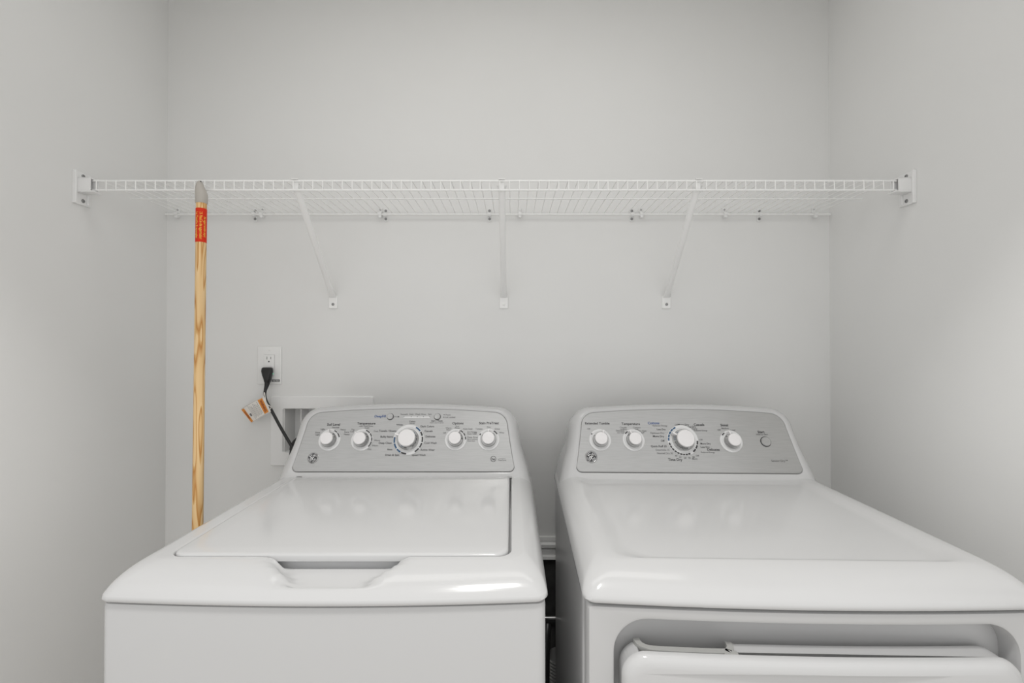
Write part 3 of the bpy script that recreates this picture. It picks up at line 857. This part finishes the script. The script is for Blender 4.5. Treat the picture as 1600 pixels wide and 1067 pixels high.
hp = spline([at(476, 688, YB - 0.022) - ho, at(468, 687, YB - 0.022) - ho, at(461, 693, YB - 0.024) - ho, at(458.5, 703, YB - 0.030) - ho, at(457, 716, YB - 0.035) - ho, at(456, 745, YB - 0.035) - ho, at(456, 800, YB - 0.03) - ho], 8)
MB().tube(hp, 0.0105, 14).build('hose_body', M['black'], hose, 40)
MB().tube([hp[20], hp[22], hp[24]], 0.0122, 14).build('hose_collar', M['black'], hose, 40)

# warning tag hanging on the cord
TL = at(412.5, 618.5, YB - 0.042); TR_ = at(423.5, 643.0, YB - 0.052); BLc = at(375.5, 639.5, YB - 0.030); BRc = at(393.0, 661.5, YB - 0.036)
wt = empty('warning_tag', (TL + TR_) / 2)
tag(wt, 'orange and white printed warning tag tied to the black cord', 'tag')
wo = Vector(wt.location)
def tg(u, v, h):
    """u: 0 at the free end to 1 at the cord, v: 0 lower to 1 upper side"""
    a = BRc.lerp(BLc, v); b = TR_.lerp(TL, v)
    p = a.lerp(b, u)
    n = (TL - BLc).cross(TR_ - TL).normalized()
    if n.y > 0: n = -n
    p = p + n * (h + 0.004 * math.sin(u * PI))
    return tuple(p - wo)
def tquad(mb, u0, u1, v0, v1, h, nu=10):
    vs = []; 
    for k in range(nu + 1):
        u = u0 + (u1 - u0) * k / nu
        vs += [tg(u, v0, h), tg(u, v1, h)]
    mb.add(vs, [(2 * k, 2 * k + 1, 2 * k + 3, 2 * k + 2) for k in range(nu)])
rings = []
for k in range(13):
    u = k / 12
    rings.append([tg(u, 0, 0), tg(u, 1, 0), tg(u, 1, 0.0006), tg(u, 0, 0.0006)])
card = MB().loft(rings, True, True).build('tag_card', M['paper'], wt)
for a, b in ((0.03, 0.145), (0.74, 0.92)):
    t1 = MB(); tquad(t1, a, b, 0.05, 0.94, 0.0008); t1.build('orange_band', M['orange'], card)
t2 = MB()
W_, Hh = (TL - BLc).length, (TL - TR_).length
def tfn(h): return lambda u, v, hh: tg(u / W_, v / Hh, h)
def vert(uc):  # lettering that runs across the tag along its short side
    return lambda u, v, hh: tg((uc * W_ + v) / W_, 0.5 - u / Hh, 0.0011)
put_text(t2, 'WARNING', 0, 0, vert(0.795), size=0.011, width=Hh * 0.72, bold=0.03)
put_text(t2, 'DANGER', 0, 0, vert(0.060), size=0.008, width=Hh * 0.5, bold=0.03)
t2.build('band_lettering', M['darkred'], card)['kind'] = 'stuff'
t3 = MB()
for k in range(9):
    u0 = 0.34 + k * 0.042
    a = 0.10 + 0.03 * ((k * 7) % 3); b = 0.90 - 0.05 * ((k * 5) % 4)
    n = 11
    for j in range(n):
        v0 = a + (b - a) * j / n; v1 = v0 + (b - a) / n * (0.55 + 0.3 * ((j * 3 + k) % 3) / 2)
        tquad(t3, u0, u0 + 0.014, v0, v1, 0.0008, 2)
tquad(t3, 0.03, 0.96, 0.965, 0.975, 0.0008); tquad(t3, 0.03, 0.96, 0.02, 0.03, 0.0008); tquad(t3, 0.305, 0.312, 0.03, 0.97, 0.0008, 2)
tquad(t3, 0.19, 0.27, 0.33, 0.50, 0.0008, 3)
t3.build('printed_lines', M['inkgrey'], card)['kind'] = 'stuff'
MB().tube(spline([Vector(tg(0.97, 0.9, 0.0015)), rel(at(413.2, 613, YB - 0.036)) + co - wo, Vector(tg(0.99, 0.55, 0.002)), rel(at(423.5, 636, YB - 0.056)) + co - wo, Vector(tg(0.98, 0.12, 0.0015))], 6), 0.0011, 6).build('tie', M['paper'], wt)

# ---------------------------------------------------------------- recessed washer outlet box
bc = Vector(((BX0 + BX1) / 2, YB, (BZ0 + BZ1) / 2))
box = empty('washer_outlet_box', bc)
tag(box, 'white recessed plastic plumbing box in the wall behind the washing machine', 'outlet box')
fx0, fx1, fz0, fz1 = at(426.5, 0, YB).x - bc.x, at(585.5, 0, YB).x - bc.x, at(0, 727, YB).z - bc.z, at(0, 619, YB).z - bc.z
ix0, ix1, iz0, iz1 = at(446, 0, YB).x - bc.x, at(566, 0, YB).x - bc.x, at(0, 706, YB).z - bc.z, at(0, 638.5, YB).z - bc.z
def xr(x0, x1, z0, z1, r, y): return [(x, y, z) for x, z in rrect(x0, x1, z0, z1, r, ns=6, nc=5)]
fb = MB().loft([xr(fx0, fx1, fz0, fz1, 0.006, 0.0), xr(fx0, fx1, fz0, fz1, 0.006, -0.004), xr(fx0 + 0.002, fx1 - 0.002, fz0 + 0.002, fz1 - 0.002, 0.006, -0.006),
                xr(ix0 - 0.002, ix1 + 0.002, iz0 - 0.002, iz1 + 0.002, 0.007, -0.006), xr(ix0, ix1, iz0, iz1, 0.006, -0.003), xr(ix0 + 0.001, ix1 - 0.001, iz0 + 0.001, iz1 - 0.001, 0.006, 0.07)], False, True)
fb.build('box_frame', M['plastic'], box, 20)
MB().box(ix0 + 0.045, ix0 + 0.048, 0.02, 0.069, iz0 + 0.002, iz1 - 0.002).build('box_rib', M['plastic'], box)
for k, x in ((0, -0.03), (1, 0.04)):
    v = MB().lathe([(0.011, 0), (0.011, 0.02), (0.007, 0.022), (0.007, 0.04)], 16, Matrix.Translation((x, 0.035, iz0 + 0.002))).build('valve', M['galv'], box, 40)
    MB().box(x - 0.018, x + 0.018, 0.012, 0.02, iz0 + 0.042, iz0 + 0.048, bev=0.002).build('valve_handle', M['red'] if k == 0 else M['blue'], v)

# ---------------------------------------------------------------- things seen in the gap between the machines
gp0 = at(857, 965, YB - 0.03)
pipe = MB().tube([Vector((-0.02, 0, 0)) - Vector((0.10, 0, 0)), Vector((0.16, 0, 0))], 0.0045, 12).build('supply_pipe', M['galv'], None, 40)
pipe.location = gp0
tag(pipe, 'thin grey metal pipe running level behind the machines in the gap', 'pipe')
dh = MB().tube(spline([at(856, 975, YB - 0.10), at(854, 995, YB - 0.12), at(852.5, 1030, YB - 0.14), at(852, 1070, YB - 0.15), at(852, 1120, YB - 0.15), at(853, 1210, YB - 0.15)], 8), 0.012, 14)
o = dh.build('black_hose', M['black'], None, 40, origin=at(852, 1120, YB - 0.15))
tag(o, 'black rubber hose hanging low in the gap between the two machines', 'hose')
vp = at(852, 1000, YB - 0.05)
vd = MB()
n = 60
vd.tube([(0.0, 0.0, 0.30 * k / n) for k in range(n + 1)], [0.040 + 0.0022 * (k % 2) for k in range(n + 1)], 20)
vent = vd.build('vent_duct', M['galv'], None, 40)
vent.location = (0.150, YB - 0.075, 0.0)
tag(vent, 'silver ribbed dryer vent duct low in the gap between the machines', 'duct')
